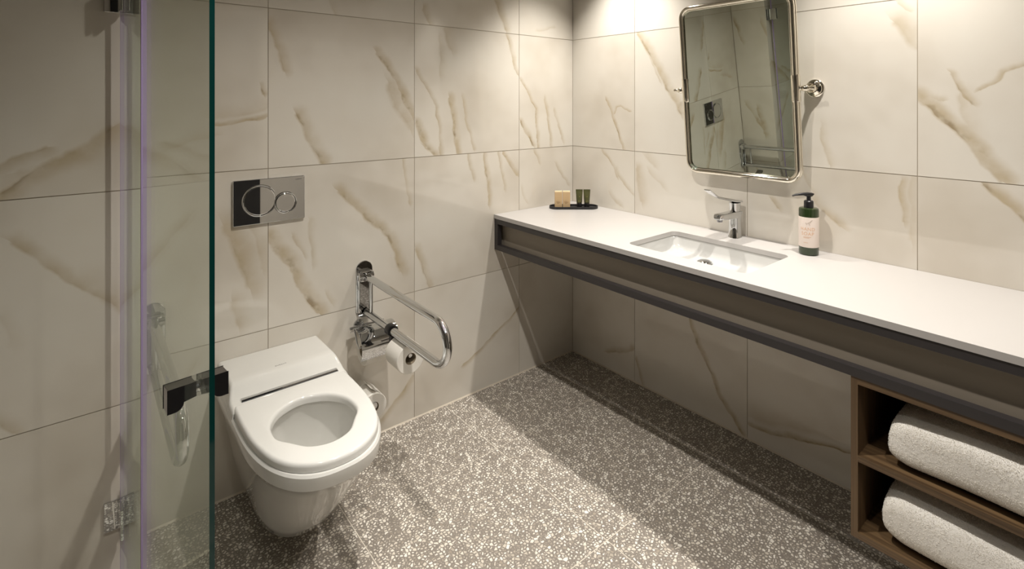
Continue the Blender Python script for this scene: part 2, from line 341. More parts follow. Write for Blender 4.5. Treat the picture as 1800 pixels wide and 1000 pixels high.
VEIN_V=[([(0.261,1.434),(0.305,1.326),(0.371,1.172)],0.011,0.8),([(0.313,1.354),(0.328,1.384),(0.355,1.393),(0.416,1.37)],0.008,0.8),([(0.47,1.756),(0.585,1.579),(0.715,1.36)],0.026,0.8),([(0.481,1.755),(0.602,1.51)],0.012,0.5),([(1.584,1.688),(1.614,1.646),(1.642,1.595)],0.04,0.6),([(1.591,1.755),(1.627,1.721)],0.012,0.5),([(1.343,1.323),(1.365,1.181)],0.016,0.5),([(0.806,1.62),(0.878,1.363)],0.03,0.4),([(1.65,1.425),(1.698,1.376),(1.772,1.296),(1.814,1.228),(1.864,1.175)],0.026,1),([(1.736,1.505),(1.758,1.456),(1.796,1.41)],0.012,0.8),([(1.807,1.449),(1.842,1.475),(1.875,1.505),(1.926,1.531)],0.01,0.8),([(1.656,1.442),(1.706,1.414),(1.721,1.417)],0.012,0.6),([(1.765,1.432),(1.779,1.351),(1.786,1.306)],0.03,0.4),([(0.224,1.156),(0.277,1.112),(0.332,1.027)],0.011,0.7),([(0.32,1.056),(0.39,0.989),(0.438,0.946)],0.014,0.6),([(0.289,0.926),(0.351,0.882)],0.016,0.5),([(0.46,1.069),(0.492,0.93)],0.03,0.6),([(0.534,1.076),(0.619,1.003)],0.02,0.4),([(0.517,1.145),(0.568,1.108)],0.03,0.4),([(1.155,1.017),(1.176,0.988)],0.014,0.7),([(1.32,1.038),(1.365,1.004),(1.414,0.953)],0.018,0.7),([(1.272,1.148),(1.324,1.045)],0.01,0.4),([(1.058,0.846),(1.112,0.806)],0.02,0.4),([(1.596,1.145),(1.597,1.093),(1.611,1.007)],0.016,0.7),([(1.627,1.145),(1.633,0.954)],0.03,0.4),([(1.821,1.161),(1.862,1.116),(1.926,1.058)],0.02,0.9),([(0.764,0.418),(0.803,0.326),(0.889,0.192),(0.947,0.086),(1.025,0.012)],0.014,1),([(0.269,0.084),(0.351,0.11),(0.438,0.159)],0.018,0.7),([(0.452,0.118),(0.496,0.012)],0.012,0.7),([(1.058,0.063),(1.183,0.077),(1.314,0.106),(1.443,0.138)],0.012,0.9),([(1.088,0.105),(1.25,0.133),(1.433,0.187)],0.05,0.4)]
# ---------------------------------------------------------------- the room
XR, YF = 2.60, -3.20
JOINT = .0026; TT = .0022; FJ = .0038
def struct(o): o['kind'] = 'structure'; return o
def strokes_for(veins, u0, u1, z0, z1):
    out = []; uc, zc = (u0+u1)/2, (z0+z1)/2
    for pts, wd, st in veins:
        mu = sum(p[0] for p in pts)/len(pts); mz = sum(p[1] for p in pts)/len(pts)
        if u0 <= mu <= u1 and z0 <= mz <= z1:
            for a, b in zip(pts, pts[1:]): out.append(((a[0]-uc, a[1]-zc), (b[0]-uc, b[1]-zc), wd, st))
    return out
def random_strokes(r, du, dz):
    out = []
    for k in range(r.choice((1, 2, 2, 3))):
        x = r.uniform(-du/2, du/2); z = dz/2*r.uniform(.3, 1); L = r.uniform(.2, .5)*dz; s = r.uniform(.15, .6); wd = r.uniform(.012, .03)
        for j in range(2):
            x2 = x+L*.5*s*r.uniform(.6, 1.4); z2 = z-L*.5
            out.append(((x, z), (x2, z2), wd, r.uniform(.5, .9))); x, z = x2, z2
    return out
def tiled(wall, ax, plane, sign, ucuts, zcuts, veins, seed, known):
    """porcelain tiles as children; ax 'X' = wall plane x=const, 'Y' = y=const; sign = side facing the room"""
    r = random.Random(seed); k = seed*100
    for u0, u1 in zip(ucuts, ucuts[1:]):
        lo, hi = min(u0, u1), max(u0, u1)
        for z0, z1 in zip(zcuts, zcuts[1:]):
            k += 1; st = strokes_for(veins, lo, hi, z0, z1)
            if not st and not known(lo, hi, z0, z1): st = random_strokes(r, hi-lo, z1-z0)
            m = marble('marble_porcelain', 'Y' if ax == 'X' else 'X', st, k*1.7)
            hu, hz = (hi-lo-JOINT)/2, (z1-z0-JOINT)/2; b = MB()
            if ax == 'X': b.box((-sign*TT, -hu, -hz) if sign > 0 else (0, -hu, -hz), (0, hu, hz) if sign > 0 else (TT, hu, hz)); loc = (plane, (lo+hi)/2, (z0+z1)/2)
            else: b.box((-hu, 0, -hz) if sign < 0 else (-hu, -TT, -hz), (hu, TT, hz) if sign < 0 else (hu, 0, hz)); loc = ((lo+hi)/2, plane, (z0+z1)/2)
            b.build('tile', m, wall, loc=loc)
ZC = [0.0, .5667, 1.1667, 1.7667, 2.3667, CEIL]
wl = struct(MB().box((-.12, -1.99, 0), (-TT, TT, CEIL)).build('wall_left', M['grout'])); wl['label'] = 'marble tiled wall behind the toilet'
tiled(wl, 'X', 0, 1, [0, -.3897, -.9897, -1.5897, -1.99], ZC, VEIN_T, 1, lambda a, b, c, d: c < 1.2)
wb = struct(MB().box((-.12, TT, 0), (XR, .12, CEIL)).build('wall_back', M['grout'])); wb['label'] = 'marble tiled wall behind the vanity'
tiled(wb, 'Y', 0, -1, [0, .4475, 1.0475, 1.6475, 2.2475, XR], ZC, VEIN_V, 2, lambda a, b, c, d: b < 1.7 and c < 1.2)
wsh = struct(MB().box((-.12, YF, 0), (.27-TT, -1.99-TT, CEIL)).build('wall_shower', M['grout'])); wsh['label'] = 'projecting marble tiled wall of the shower'
tiled(wsh, 'X', .27, 1, [-1.99, -2.59, -3.19], ZC, VEIN_S, 3, lambda a, b, c, d: a > -2.6 and c < 1.2)
tiled(wsh, 'Y', -1.99, 1, [TT, .27], ZC, [], 4, lambda a, b, c, d: False)
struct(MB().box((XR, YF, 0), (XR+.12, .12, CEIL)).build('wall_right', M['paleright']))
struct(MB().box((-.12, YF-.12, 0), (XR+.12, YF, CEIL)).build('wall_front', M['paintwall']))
struct(MB().box((-.12, YF-.12, CEIL), (XR+.12, .12, CEIL+.1)).build('ceiling', M['plaster']))
# door in the right wall, out of frame, seen dark in the chrome
d1 = struct(MB().box((XR-.012, -1.98, 0), (XR, -1.02, 2.1)).build('door_1', M['door'], bevel=.003))
hb = MB(); hb.tube([(XR-.012, -1.10, 1.0), (XR-.06, -1.10, 1.0), (XR-.06, -1.22, 1.0)], .009, 12); hb.build('door_handle', M['chrome'], d1, auto=.8)
# floor
fl = struct(MB().box((-.12, YF-.12, -.1), (XR+.12, .12, -.0008)).build('floor', M['floorgrout'])); fl['label'] = 'grey terrazzo tile floor'
FX = [0, .4096, 1.0096, 1.6096, 2.2096, XR]; FY = [0, -.2338, -.8338, -1.4338, -2.0338, -2.6338, YF]
for x0, x1 in zip(FX, FX[1:]):
    for y0, y1 in zip(FY, FY[1:]):
        hx, hy = (x1-x0-FJ)/2, (y0-y1-FJ)/2
        MB().box((-hx, -hy, -.0008), (hx, hy, 0)).build('tile', M['terrazzo'], fl, loc=((x0+x1)/2, (y0+y1)/2, 0))
# silicone bead between floor and walls
def bead(name, a, b, nx, ny):
    t = .005; V = [Vector(a), Vector(a)+Vector((nx*t, ny*t, 0)), Vector(a)+Vector((0, 0, t)), Vector(b), Vector(b)+Vector((nx*t, ny*t, 0)), Vector(b)+Vector((0, 0, t))]
    struct(MB().add(V, [(0,1,2), (3,5,4), (0,3,4,1), (1,4,5,2), (2,5,3,0)]).build(name, M['silicone']))
bead('trim_1', (0, -1.99, 0), (0, 0, 0), 1, 0)
bead('trim_2', (0, 0, 0), (XR, 0, 0), 0, -1)
bead('trim_3', (.27, YF, 0), (.27, -1.99, 0), 1, 0)

# ---------------------------------------------------------------- downlights
for x, y, wt, cone, lab in DOWNLIGHTS:
    t = P(empty('downlight', (x, y, CEIL)), lab, 'downlight', 'recessed ceiling downlights')
    MB().lathe([(.036, -.001), (.048, -.001), (.050, -.006), (.046, -.009), (.036, -.007)], 32).build('trim_ring', M['plaster'], t, auto=.7)
    MB().lathe([(.001, -.002), (.035, -.002), (.035, -.004), (.001, -.004)], 32).build('lens', M['lamp'], t)
    ld = bpy.data.lights.new('spot', 'SPOT'); ld.energy = wt; ld.color = LIGHT_COL; ld.spot_size = R(cone); ld.spot_blend = .75 if cone < 100 else 1.0; ld.shadow_soft_size = .026
    lo = bpy.data.objects.new('lamp', ld); COL.objects.link(lo); lo.parent = t; lo.location = (0, 0, -.012)

# ---------------------------------------------------------------- vanity
CT, CB, CF = .852, .833, -.552
SX0, SX1, SY0, SY1 = .79, 1.295, -.472, -.153
XE = 2.45
hole = rrect(SX1-SX0, SY1-SY0, .028, 6, (SX0+SX1)/2, (SY0+SY1)/2)
V, F = plate([(0.001, CF), (XE, CF), (XE, -.001), (0.001, -.001)], [hole], CB, CT)
P(MB().add(V, F).build('countertop', M['counter']), 'long white solid-surface countertop with a cut-out for the basin', 'countertop')
vf = P(empty('vanity_frame', (0, 0, .677)), 'anthracite metal frame with taupe panel carrying the white countertop', 'vanity frame')
def vpart(name, a, b, m, bv=.0015): return MB().box((a[0], a[1], a[2]-.677), (b[0], b[1], b[2]-.677)).build(name, m, vf, bevel=bv)
T2 = .026
vpart('top_rail', (.001, CF+.003, CB-T2), (XE, CF+.003+T2, CB), M['metalframe'])
vpart('bottom_rail', (.001, CF+.003, .677), (XE, CF+.003+T2, .677+T2), M['metalframe'])
vpart('post', (.001, CF+.003, .677+T2), (.001+T2, CF+.003+T2, CB-T2), M['metalframe'])
vpart('post', (XE-T2, CF+.003, .677+T2), (XE, CF+.003+T2, CB-T2), M['metalframe'])
vpart('fascia_panel', (.001, CF+.003+T2+.012, .680), (XE, CF+.003+T2+.030, CB-.001), M['fascia'], 0)
vpart('side_rail', (.001, CF+.003+T2+.030, CB-T2), (.001+T2, -.001, CB), M['metalframe'])
vpart('back_rail', (.001+T2, -.030, CB-T2), (XE, -.001, CB), M['metalframe'])
# basin
def rr3(w, h, r, z, cx, cy, n=6): return [Vector((x, y, z)) for x, y in rrect(w, h, r, n, cx, cy)]
bw, bh = SX1-SX0, SY1-SY0; bx, by = (SX0+SX1)/2, (SY0+SY1)/2
ba = P(empty('washbasin', (bx, by, .72)), 'white rectangular undermount washbasin set into the countertop', 'washbasin')
rings = []
for e, rad, z in ((.030, .05, .832), (.006, .030, .832), (.002, .034, .826), (-.008, .045, .800), (-.026, .06, .782), (-.075, .075, .772), (-.15, .07, .769), (-.24, .03, .7675)):
    rings.append(rr3(bw+e, max(.05, bh+e*.9), min(rad, (bh+e*.9)/2-.002), z-.72, 0, 0))
out = []
for e, rad, z in ((-.24, .03, .752), (-.06, .07, .757), (.012, .05, .79), (.024, .05, .818), (.030, .05, .822)):
    out.append(rr3(bw+e, bh+e*.9, min(rad, (bh+e*.9)/2-.002), z-.72, 0, 0))
b = MB(); b.loft(rings+out+[rings[0]], False, False)
n = len(rings[0]); b.add(rings[-1], [tuple(range(n))]); b.add(out[0], [tuple(range(n))])
b.build('bowl', M['basin'], ba, auto=1.0)
dr = MB(); dr.lathe([(.001, .012), (.018, .0105), (.029, .006), (.031, .001), (.030, 0), (.001, 0)], 32)
dr.build('drain_plug', M['chrome'], ba, auto=.9, loc=(-.055, .085, .0515))
# mixer tap
fx, fy = 1.020, -.052
fa = P(empty('mixer_tap', (fx, fy, CT)), 'chrome mixer tap with long care lever behind the basin', 'tap')
def ell(rx, ry, z, n=28, cy=0, p=2.6):
    return [Vector((sgn(math.cos(a))*abs(math.cos(a))**(2/p)*rx, cy+sgn(math.sin(a))*abs(math.sin(a))**(2/p)*ry, z)) for a in (2*math.pi*k/n for k in range(n))]
MB().loft([ell(.0265, .029, 0), ell(.026, .0285, .004), ell(.0235, .026, .012), ell(.0215, .024, .06), ell(.022, .0255, .095), ell(.0225, .026, .106)]).build('column', M['chrome'], fa, auto=.6)
def xs(y, w, z0, z1, r=.004, n=3): return [Vector((u, y, v)) for u, v in rrect(w, z1-z0, min(r, (z1-z0)/2.1), n, 0, (z0+z1)/2)]
MB().loft([xs(.026, .040, .094, .108), xs(-.02, .043, .082, .109), xs(-.05, .040, .083, .110), xs(-.10, .036, .087, .111), xs(-.135, .033, .090, .1115), xs(-.139, .028, .094, .109)]).build('spout', M['chrome'], fa, auto=.6)
MB().lathe([(.011, 0), (.0115, .008), (.010, .009), (.001, .009)], 20).build('aerator', M['chrome_dark'], fa, loc=(0, -.118, .080), auto=.6)
MB().loft([ell(.0185, .0235, .109, cy=0), ell(.0195, .0245, .128, cy=0), ell(.0205, .0265, .144, cy=0)]).build('cartridge_housing', M['chrome'], fa, auto=.6)
def lx(y, w, zc, t): return [Vector((u, y, v)) for u, v in rrect(w, t, t/2.2, 3, 0, zc)]
MB().loft([lx(.028, .042, .147, .010), lx(-.02, .044, .154, .011), lx(-.06, .034, .163, .010), lx(-.095, .022, .171, .009), lx(-.130, .017, .179, .009), lx(-.143, .022, .183, .008), lx(-.160, .028, .191, .007), lx(-.208, .029, .217, .006), lx(-.211, .026, .2185, .004)]).build('lever', M['chrome'], fa, auto=.6)

# hand soap
sx, sy = 1.327, -.075
so = P(empty('soap_dispenser', (sx, sy, CT)), 'dark green pump bottle of hand soap with cream label', 'soap dispenser')
MB().lathe([(.001, 0), (.030, 0), (.0335, .003), (.034, .008), (.034, .165), (.0325, .170), (.028, .172), (.001, .172)], 40).build('bottle', M['soapgreen'], so, auto=.6)
MB().lathe([(.0342, .030), (.03435, .031), (.03435, .139), (.0342, .140), (.0339, .1395), (.0339, .0305)], 40).build('label', M['label'], so, auto=.6)
MB().lathe([(.001, .172), (.0165, .172), (.0165, .195), (.014, .198), (.0075, .199), (.0075, .216), (.001, .216)], 28).build('pump_collar', M['black'], so, auto=.6)
va = math.atan2(cam.location.y-sy, cam.location.x-sx)       # the side with the print faces the room
pd = Vector((-.62, -.78, 0)).normalized()
def psec(t, w, z0, z1):
    c = pd*t; s = Vector((-pd.y, pd.x, 0)); return [c+s*u+Vector((0, 0, v)) for u, v in rrect(w, z1-z0, (z1-z0)/2.3, 3, 0, (z0+z1)/2)]
MB().loft([psec(-.018, .010, .219, .224), psec(-.010, .017, .212, .227), psec(.006, .018, .211, .228), psec(.02, .013, .217, .227), psec(.05, .009, .216, .223), psec(.062, .006, .213, .218)]).build('pump_nozzle', M['black'], so, auto=.7)
def wrap(me, rad, a0, z0):
    for v in me.vertices:
        u, h, d = v.co; a = a0+u/rad; v.co = ((rad+d)*math.cos(a), (rad+d)*math.sin(a), z0+h)
for body, size, z, m, off, spc in (('HAND', .017, .097, 'print', -.004, 1.08), ('SOAP', .017, .080, 'print', -.004, 1.08), ('gentle wash', .0055, .067, 'print', -.006, 1), ('250 ml', .005, .045, 'print', -.008, 1)):
    if body in ('gentle wash', '250 ml'): continue
    me = text_mesh('label_text', body, size, M[m], .0001, spc); wrap(me, .0345, va+off/.034, z); link('label_text', me, so)
for zz, wd in ((.068, .026), (.0645, .020), (.047, .016)):      # lines of small print
    n = 8; V = []; F = []
    for k in range(n+1):
        a = va+(-.018+wd*k/n)/.0345
        for h in (0, .0013): V.append((.0346*math.cos(a), .0346*math.sin(a), zz+h))
    for k in range(n): F.append((2*k, 2*k+2, 2*k+3, 2*k+1))
    link('small_print', mesh('small_print', V, F, M['print']), so)
lf = MB()
for cx_, cz_, an, ln in ((0, .121, .6, .016), (.006, .124, 1.0, .014), (-.008, .118, 2.3, .010), (.002, .116, 2.0, .012), (.010, .128, .9, .010)):
    q = [(-ln/2, 0), (-ln/4, .0016), (ln/4, .0016), (ln/2, 0), (ln/4, -.0006), (-ln/4, -.0006)]
    V = []
    for u, h in q:
        uu = cx_+u*math.cos(an)-h*math.sin(an); hh = cz_+u*math.sin(an)+h*math.cos(an); a = va+uu/.0345
        V.append((.0346*math.cos(a), .0346*math.sin(a), hh))
    lf.add(V, [(0,1,2,3,4,5)])
lf.build('leaf_print', M['label_grey'] if 'label_grey' in M else M['print'], so)

# amenity tray
ux = Vector((.654, .756, 0)); uy = Vector((-.756, .654, 0)); TRO = (.146, -.136)
tr = P(empty('amenity_tray', (*TRO, CT), (0, 0, math.atan2(ux.y, ux.x))), 'oval matt black tray at the corner end of the countertop', 'tray')
o1, o2 = stadium(.258, .088), stadium(.250, .080)
V, F = plate(o1, [], 0, .004); MB().add(V, F).build('tray_base', M['tray'], tr, auto=.6)
V, F = plate(o1, [o2], .004, .0130); MB().add(V, F).build('tray_rim', M['tray'], tr, auto=.6)
TRM = Matrix.Translation((*TRO, CT)) @ Matrix.Rotation(math.atan2(ux.y, ux.x), 4, 'Z')
def on_tray(u, v): return TRM @ Vector((u, v, .0042))
for u, lab in ((-.081, 'kraft card soap box, the outer one at the left end of the black tray'), (-.0385, 'kraft card soap box beside the green tubes on the black tray')):
    k = P(empty('soap_box', on_tray(u, -.006), (0, 0, tr.rotation_euler.z+(.03 if u < -.05 else -.02))), lab, 'box', 'kraft boxes on the tray')
    MB().box((-.0195, -.012, 0), (.0195, .012, .081)).build('carton', M['kraft'], k, bevel=.0008)
    MB().box((-.019, -.0115, .0812), (.019, .0115, .0870)).build('top_flap', M['kraft_lid'], k, bevel=.0006)
    pr = MB()
    for j in range(5):
        an = -.5+.35*j; c0 = Vector((-.004, -.01215, .020)); c1 = c0+Vector((math.sin(an)*.022, 0, math.cos(an)*.022)); s_ = Vector((math.cos(an), 0, -math.sin(an)))*.0022; md = (c0+c1)/2
        pr.add([c0, md+s_, c1, md-s_], [(0,1,2,3)])
    pr.build('leaf_print', M['kraft_print'], k)
for u, lab in ((.031, 'small dark green tube next to the kraft boxes on the black tray'), (.0715, 'small dark green tube at the right on the black tray')):
    k = P(empty('toiletry_tube', on_tray(u, .012), (0, 0, tr.rotation_euler.z)), lab, 'tube', 'green tubes on the tray')
    MB().lathe([(.001, 0), (.0135, 0), (.0142, .002), (.0142, .019), (.0135, .0205), (.001, .0205)], 24).build('cap', M['black'], k, auto=.6)
    rg = []
    for z, rx, ry in ((.0207, .0138, .0138), (.026, .0148, .0148), (.045, .0160, .0125), (.065, .0172, .0075), (.080, .0182, .0026), (.084, .0185, .0012), (.093, .0187, .0010)):
        rg.append([Vector((rx*math.cos(a), ry*math.sin(a), z)) for a in (2*math.pi*i/24 for i in range(24))])
    MB().loft(rg).build('tube_body', M['tube'], k, auto=.7)
    pr = MB()
    for x0, z0, x1, z1 in ((-.003, .036, .001, .058), (.001, .036, .0045, .052), (-.006, .034, .006, .0355), (-.005, .030, .005, .0312)):
        t = .0008; d = Vector((x1-x0, 0, z1-z0)).normalized(); s_ = Vector((-d.z, 0, d.x))*t
        def yy(x, z): return -(.0148+(.0075-.0148)*max(0, (z-.026))/.04)*math.sqrt(max(.05, 1-(x/.017)**2))-.0006
        q = [(Vector((x0, 0, z0))+s_), (Vector((x1, 0, z1))+s_), (Vector((x1, 0, z1))-s_), (Vector((x0, 0, z0))-s_)]
        pr.add([(p.x, yy(p.x, p.z), p.z) for p in q], [(0,1,2,3)])
    pr.build('leaf_print', M['tube_print'], k)

# ---------------------------------------------------------------- shelf unit and towels
CX0, CX1, CYF = 1.630, 2.40, -.546
su = P(empty('shelf_unit', (CX0, 0, .246)), 'open walnut shelf unit with two compartments hanging under the vanity', 'shelf unit')
def board(name, a, b, along):
    x0, y0, z0 = a; x1, y1, z1 = b
    o = MB().box((x0-CX0, y0, z0-.246), (x1-CX0, y1, z1-.246)).build(name, M['wood'], su)
    me = o.data; uv = me.uv_layers.new(name='UVMap')
    for p in me.polygons:
        nrm = p.normal
        for li in p.loop_indices:
            c = me.vertices[me.loops[li].vertex_index].co
            l = c['xyz'.index(along)]; oth = [c[i] for i in range(3) if 'xyz'[i] != along]
            cr = oth[0] if abs(nrm['xyz'.index([q for q in 'xyz' if q != along][0])]) < .5 else oth[1]
            uv.data[li].uv = (l+a[0], cr+a[2]*3.3)
    return o
BT = .017
board('side_panel', (CX0, CYF, .246), (CX0+BT, -.002, .676), 'z')
board('side_panel', (CX1-BT, CYF, .246), (CX1, -.002, .676), 'z')
board('top_panel', (CX0+BT, CYF, .676-BT), (CX1-BT, -.002, .676), 'x')
board('shelf', (CX0+BT, CYF, .452), (CX1-BT, -.002, .469), 'x')
board('bottom_panel', (CX0+BT, CYF, .246), (CX1-BT, -.002, .263), 'x')
board('back_panel', (CX0+BT, -.010, .263), (CX1-BT, -.002, .452), 'x')
board('back_panel', (CX0+BT, -.010, .469), (CX1-BT, -.002, .676-BT), 'x')
def towel(name, x0, x1, y0, y1, z0, h, lab, seed):
    """thick folded terry towel: rounded fold towards the room, sagging top, pile tufts"""
    r = random.Random(seed); t = P(empty(name, ((x0+x1)/2, (y0+y1)/2, z0)), lab, 'towel', 'folded towels in the shelf unit')
    hx, hy = (x1-x0)/2, (y1-y0)/2; NU, NV = 120, 72
    ph = [r.uniform(0, 6.28) for _ in range(8)]
    def prof(v):     # section in (y, z): rounded fold at the front (-y), same at the back
        a = 2*math.pi*v; c, s = math.cos(a), math.sin(a); p = 2/3.4
        yy = sgn(c)*abs(c)**(2/5.0)*hy; zz = sgn(s)*abs(s)**p*h/2
        return yy, zz+h/2
    rings = []
    for i in range(NU+1):
        u = i/NU; x = -hx+2*hx*u
        e = min(1, min(u, 1-u)*2*hx/.05); k = (1-(1-e)**2.6)**(1/2.6)*.82+.18*e if e < 1 else 1
        ring = []
        for j in range(NV):
            yy, zz = prof(j/NV)
            cz = h*.42
            wav = .004*math.sin(9*x+ph[0])+.003*math.sin(21*x+ph[1]+8*yy)
            z = cz+(zz-cz)*(.35+.65*k)+wav*(zz/h)
            y = yy*(.93+.07*k)+.004*math.sin(13*x+ph[2]+zz*20)*(1 if yy < 0 else 0)
            ring.append(Vector((x+r.uniform(-.0003, .0003), y+r.uniform(-.0004, .0004), max(z+r.uniform(-.0004, .0004), .0006))))
        rings.append(ring)
    b = MB(); b.loft(rings); b.build('towel_body', M['towel'], t, smooth=True)
    tv, tf = [], []
    N = 95000
    for q in range(N):
        i = r.random()*NU*.999; j = r.random()*NV
        i0 = int(i); j0 = int(j); fu = i-i0; fv = j-j0
        a, bb, c, d = rings[i0][j0], rings[i0+1][j0], rings[i0+1][(j0+1) % NV], rings[i0][(j0+1) % NV]
        p = a*(1-fu)*(1-fv)+bb*fu*(1-fv)+c*fu*fv+d*(1-fu)*fv
        if p.z < .004 or p.y > hy*.6: continue
        nn = (bb-a).cross(d-a)
        if nn.length < 1e-9: continue
        nn.normalize(); ctr = Vector((p.x, 0, h*.42))
        if nn.dot(p-ctr) < 0: nn = -nn
        if i < 4: nn = (nn+Vector((-.8, 0, 0))).normalized()
        side = Vector((r.gauss(0, 1), r.gauss(0, 1), r.gauss(0, 1))); side = (side-nn*side.dot(nn)).normalized()
        ln = r.uniform(.0009, .0024); tip = p+(nn+Vector((r.gauss(0, .5), r.gauss(0, .5), r.gauss(0, .5)))*.6).normalized()*ln
        w_ = r.uniform(.0005, .0010); m_ = p+(tip-p)*.6
        k = len(tv); tv += [p-side*w_*.6, p+side*w_*.6, m_+side*w_, tip, m_-side*w_]; tf.append((k, k+1, k+2, k+3, k+4))
    link('terry_pile', mesh('terry_pile', tv, tf, M['pile']), t)['kind'] = 'stuff'
towel('bath_towel', 1.712, 2.17, -.538, -.17, .4695, .142, 'thick folded white terry towel on the upper shelf', 3)
towel('bath_towel', 1.700, 2.17, -.540, -.17, .2635, .150, 'thick folded white terry towel in the lower compartment', 5)
# ---------------------------------------------------------------- pivot mirror
mw = P(empty('pivot_mirror', (1.043, 0, 1.467)), 'tilting rounded mirror in a polished nickel frame above the basin', 'mirror')
TILT = R(5.5); MY = -.085; MW, MH, MR_ = .492, .722, .050
MX = Matrix.Translation((0, MY, 0)) @ Matrix.Rotation(TILT, 4, 'X')
def on_mir(x, z, y=0): return MX @ Vector((x, y, z))
ou = rrect(MW-.018, MH-.018, MR_-.009, 8)
V = [on_mir(x, z, yy) for yy in (0, .012) for x, z in ou]; n = len(ou)
MB().add(V, [tuple(range(n)), tuple(reversed(range(n, 2*n)))]+[(i, (i+1) % n, (i+1) % n+n, i+n) for i in range(n)]).build('mirror_glass', M['mirror'], mw)
def loop_tube(b, w_, h_, r_, y, rad, n=10):
    pts = rrect(w_, h_, r_, 10); L = len(pts); rings = []
    for i, (x, z) in enumerate(pts):
        xa, za = pts[(i-1) % L]; xb, zb = pts[(i+1) % L]; t = Vector((xb-xa, 0, zb-za)).normalized(); nr = Vector((t.z, 0, -t.x))
        rings.append([on_mir(*(lambda v: (v.x, v.z, v.y))(Vector((x, y, z))+nr*math.cos(a)*rad+Vector((0, 1, 0))*math.sin(a)*rad)) for a in (2*math.pi*k/n for k in range(n))])
    return b.loft(rings+[rings[0]], False, False)
b = MB(); loop_tube(b, MW-.009, MH-.009, MR_-.004, -.004, .0095, 14); b.build('frame', M['nickel'], mw, auto=1.2)
b = MB(); loop_tube(b, MW-.030, MH-.030, MR_-.015, -.005, .0028, 8); b.build('inner_bead', M['nickel'], mw, auto=1.2)
b = MB(); loop_tube(b, MW-.006, MH-.006, MR_-.003, .011, .0085, 12); b.build('outer_rim', M['nickel'], mw, auto=1.2)
for s in (-1, 1):
    x = s*(MW/2-.006)
    MB().tube([on_mir(x, -.052, .003), on_mir(x, -.048, .003), on_mir(x, .048, .003), on_mir(x, .052, .003)], [.0150, .0165, .0165, .0150], 16).build('side_sleeve', M['nickel'], mw, auto=.7)
    XB = s*.278
    MB().tube([(x+s*.010, MY, 0), (XB-s*.012, MY+.012, 0)], .0058, 14).build('pivot_pin', M['nickel'], mw, auto=.7)
    bm_ = MB(); bm_.lathe([(.001, -.019), (.006, -.018), (.0105, -.012), (.0125, -.003), (.0115, .007), (.0075, .012), (.001, .014)], 20, Matrix.Translation((XB-s*.006, MY+.012, 0)) @ Matrix.Rotation(R(90), 4, 'Y'))
    bm_.tube([(XB, MY+.012, 0), (XB+s*.012, MY+.012, 0), (XB+s*.020, MY+.012, 0), (XB+s*.028, MY+.012, 0), (XB+s*.031, MY+.012, 0)], [.005, .006, .0085, .0075, .002], 12)
    bm_.build('pivot_knuckle', M['nickel'], mw, auto=.7)
    MB().tube([(XB, MY+.014, 0), (XB, -.028, 0), (XB, -.016, 0)], [.0085, .0095, .016], 18).build('wall_arm', M['nickel'], mw, auto=.7)
    MB().lathe([(.001, -.002), (.033, -.002), (.034, -.006), (.031, -.009), (.028, -.010), (.027, -.013), (.022, -.016), (.0165, -.020), (.001, -.022)], 36, Matrix.Translation((XB, -.0005, 0)) @ Matrix.Rotation(R(-90), 4, 'X') @ Matrix.Scale(-1, 4, (0, 0, 1)) @ Matrix.Scale(-1, 4, (0, 0, 1))).build('wall_rosette', M['nickel'], mw, auto=.5)

# ---------------------------------------------------------------- flush plate
fp = P(empty('flush_plate', (0, -1.585, 1.049)), 'rectangular chrome flush plate with two round buttons above the toilet', 'flush plate')
def yz(pts, x): return [Vector((x, u, v)) for u, v in pts]
po = rrect(.246, .164, .004, 3)
MB().loft([yz(po, .0005), yz(po, .0105), yz(rrect(.243, .161, .004, 3), .012)]).build('plate', M['chrome'], fp, auto=.5)
def ring(cy_, cz_, r_, name, a0=0, a1=2*math.pi):
    pts = [(.0125, cy_+r_*math.cos(a0+(a1-a0)*i/56), cz_+r_*math.sin(a0+(a1-a0)*i/56)) for i in range(57)]
    MB().tube(pts, .0033, 10, up=Vector((1, 0.01, 0.01))).build(name, M['chrome'], fp, auto=1.2)
def button(cy_, cz_, r_): MB().lathe([(.001, .001), (r_, .001), (r_, .003), (r_-.002, .0042), (.001, .0042)], 40, Matrix.Translation((.0118, cy_, cz_)) @ Matrix.Rotation(R(90), 4, 'Y')).build('button', M['chrome'], fp, auto=.5)
ring(-.036, .003, .056, 'button_ring', R(28), R(332)+R(0)); button(-.036, .003, .0525)
ring(.052, -.014, .038, 'button_ring'); button(.052, -.014, .0345)
me = text_mesh('logo_text', 'GEBERIT', .0062, M['print_dark'])
for v in me.vertices: v.co = (.0122+v.co.z, .100+v.co.x, .070+v.co.y)
link('logo_text', me, fp)

# ---------------------------------------------------------------- toilet
TY = -1.582
to = P(empty('toilet', (0, TY, .07)), 'wall-hung white ceramic toilet with an open seat ring and no lid', 'toilet')
Z0 = .07
def outl(hw, xf, xs_, z, n=2.5, x0=.0015, k=22):
    pts = [Vector((x0, -hw, z)), Vector((x0+(xs_-x0)*.5, -hw, z))]
    for i in range(2*k+1):
        a = -math.pi/2+math.pi*i/(2*k)
        pts.append(Vector((xs_+(xf-xs_)*abs(math.cos(a))**(2/n), hw*sgn(math.sin(a))*abs(math.sin(a))**(2/n), z)))
    pts += [Vector((x0+(xs_-x0)*.5, hw, z)), Vector((x0, hw, z))]
    return pts
prof = [(.078, .385, .22, .0), (.100, .425, .24, .003), (.110, .450, .25, .014), (.120, .490, .265, .055), (.134, .562, .295, .130), (.148, .622, .325, .205), (.161, .682, .355, .272), (.1745, .720, .375, .312), (.1785, .728, .378, .3175), (.1835, .736, .38, .3215), (.1865, .741, .38, .345), (.1855, .741, .38, .358), (.181, .736, .38, .364)]
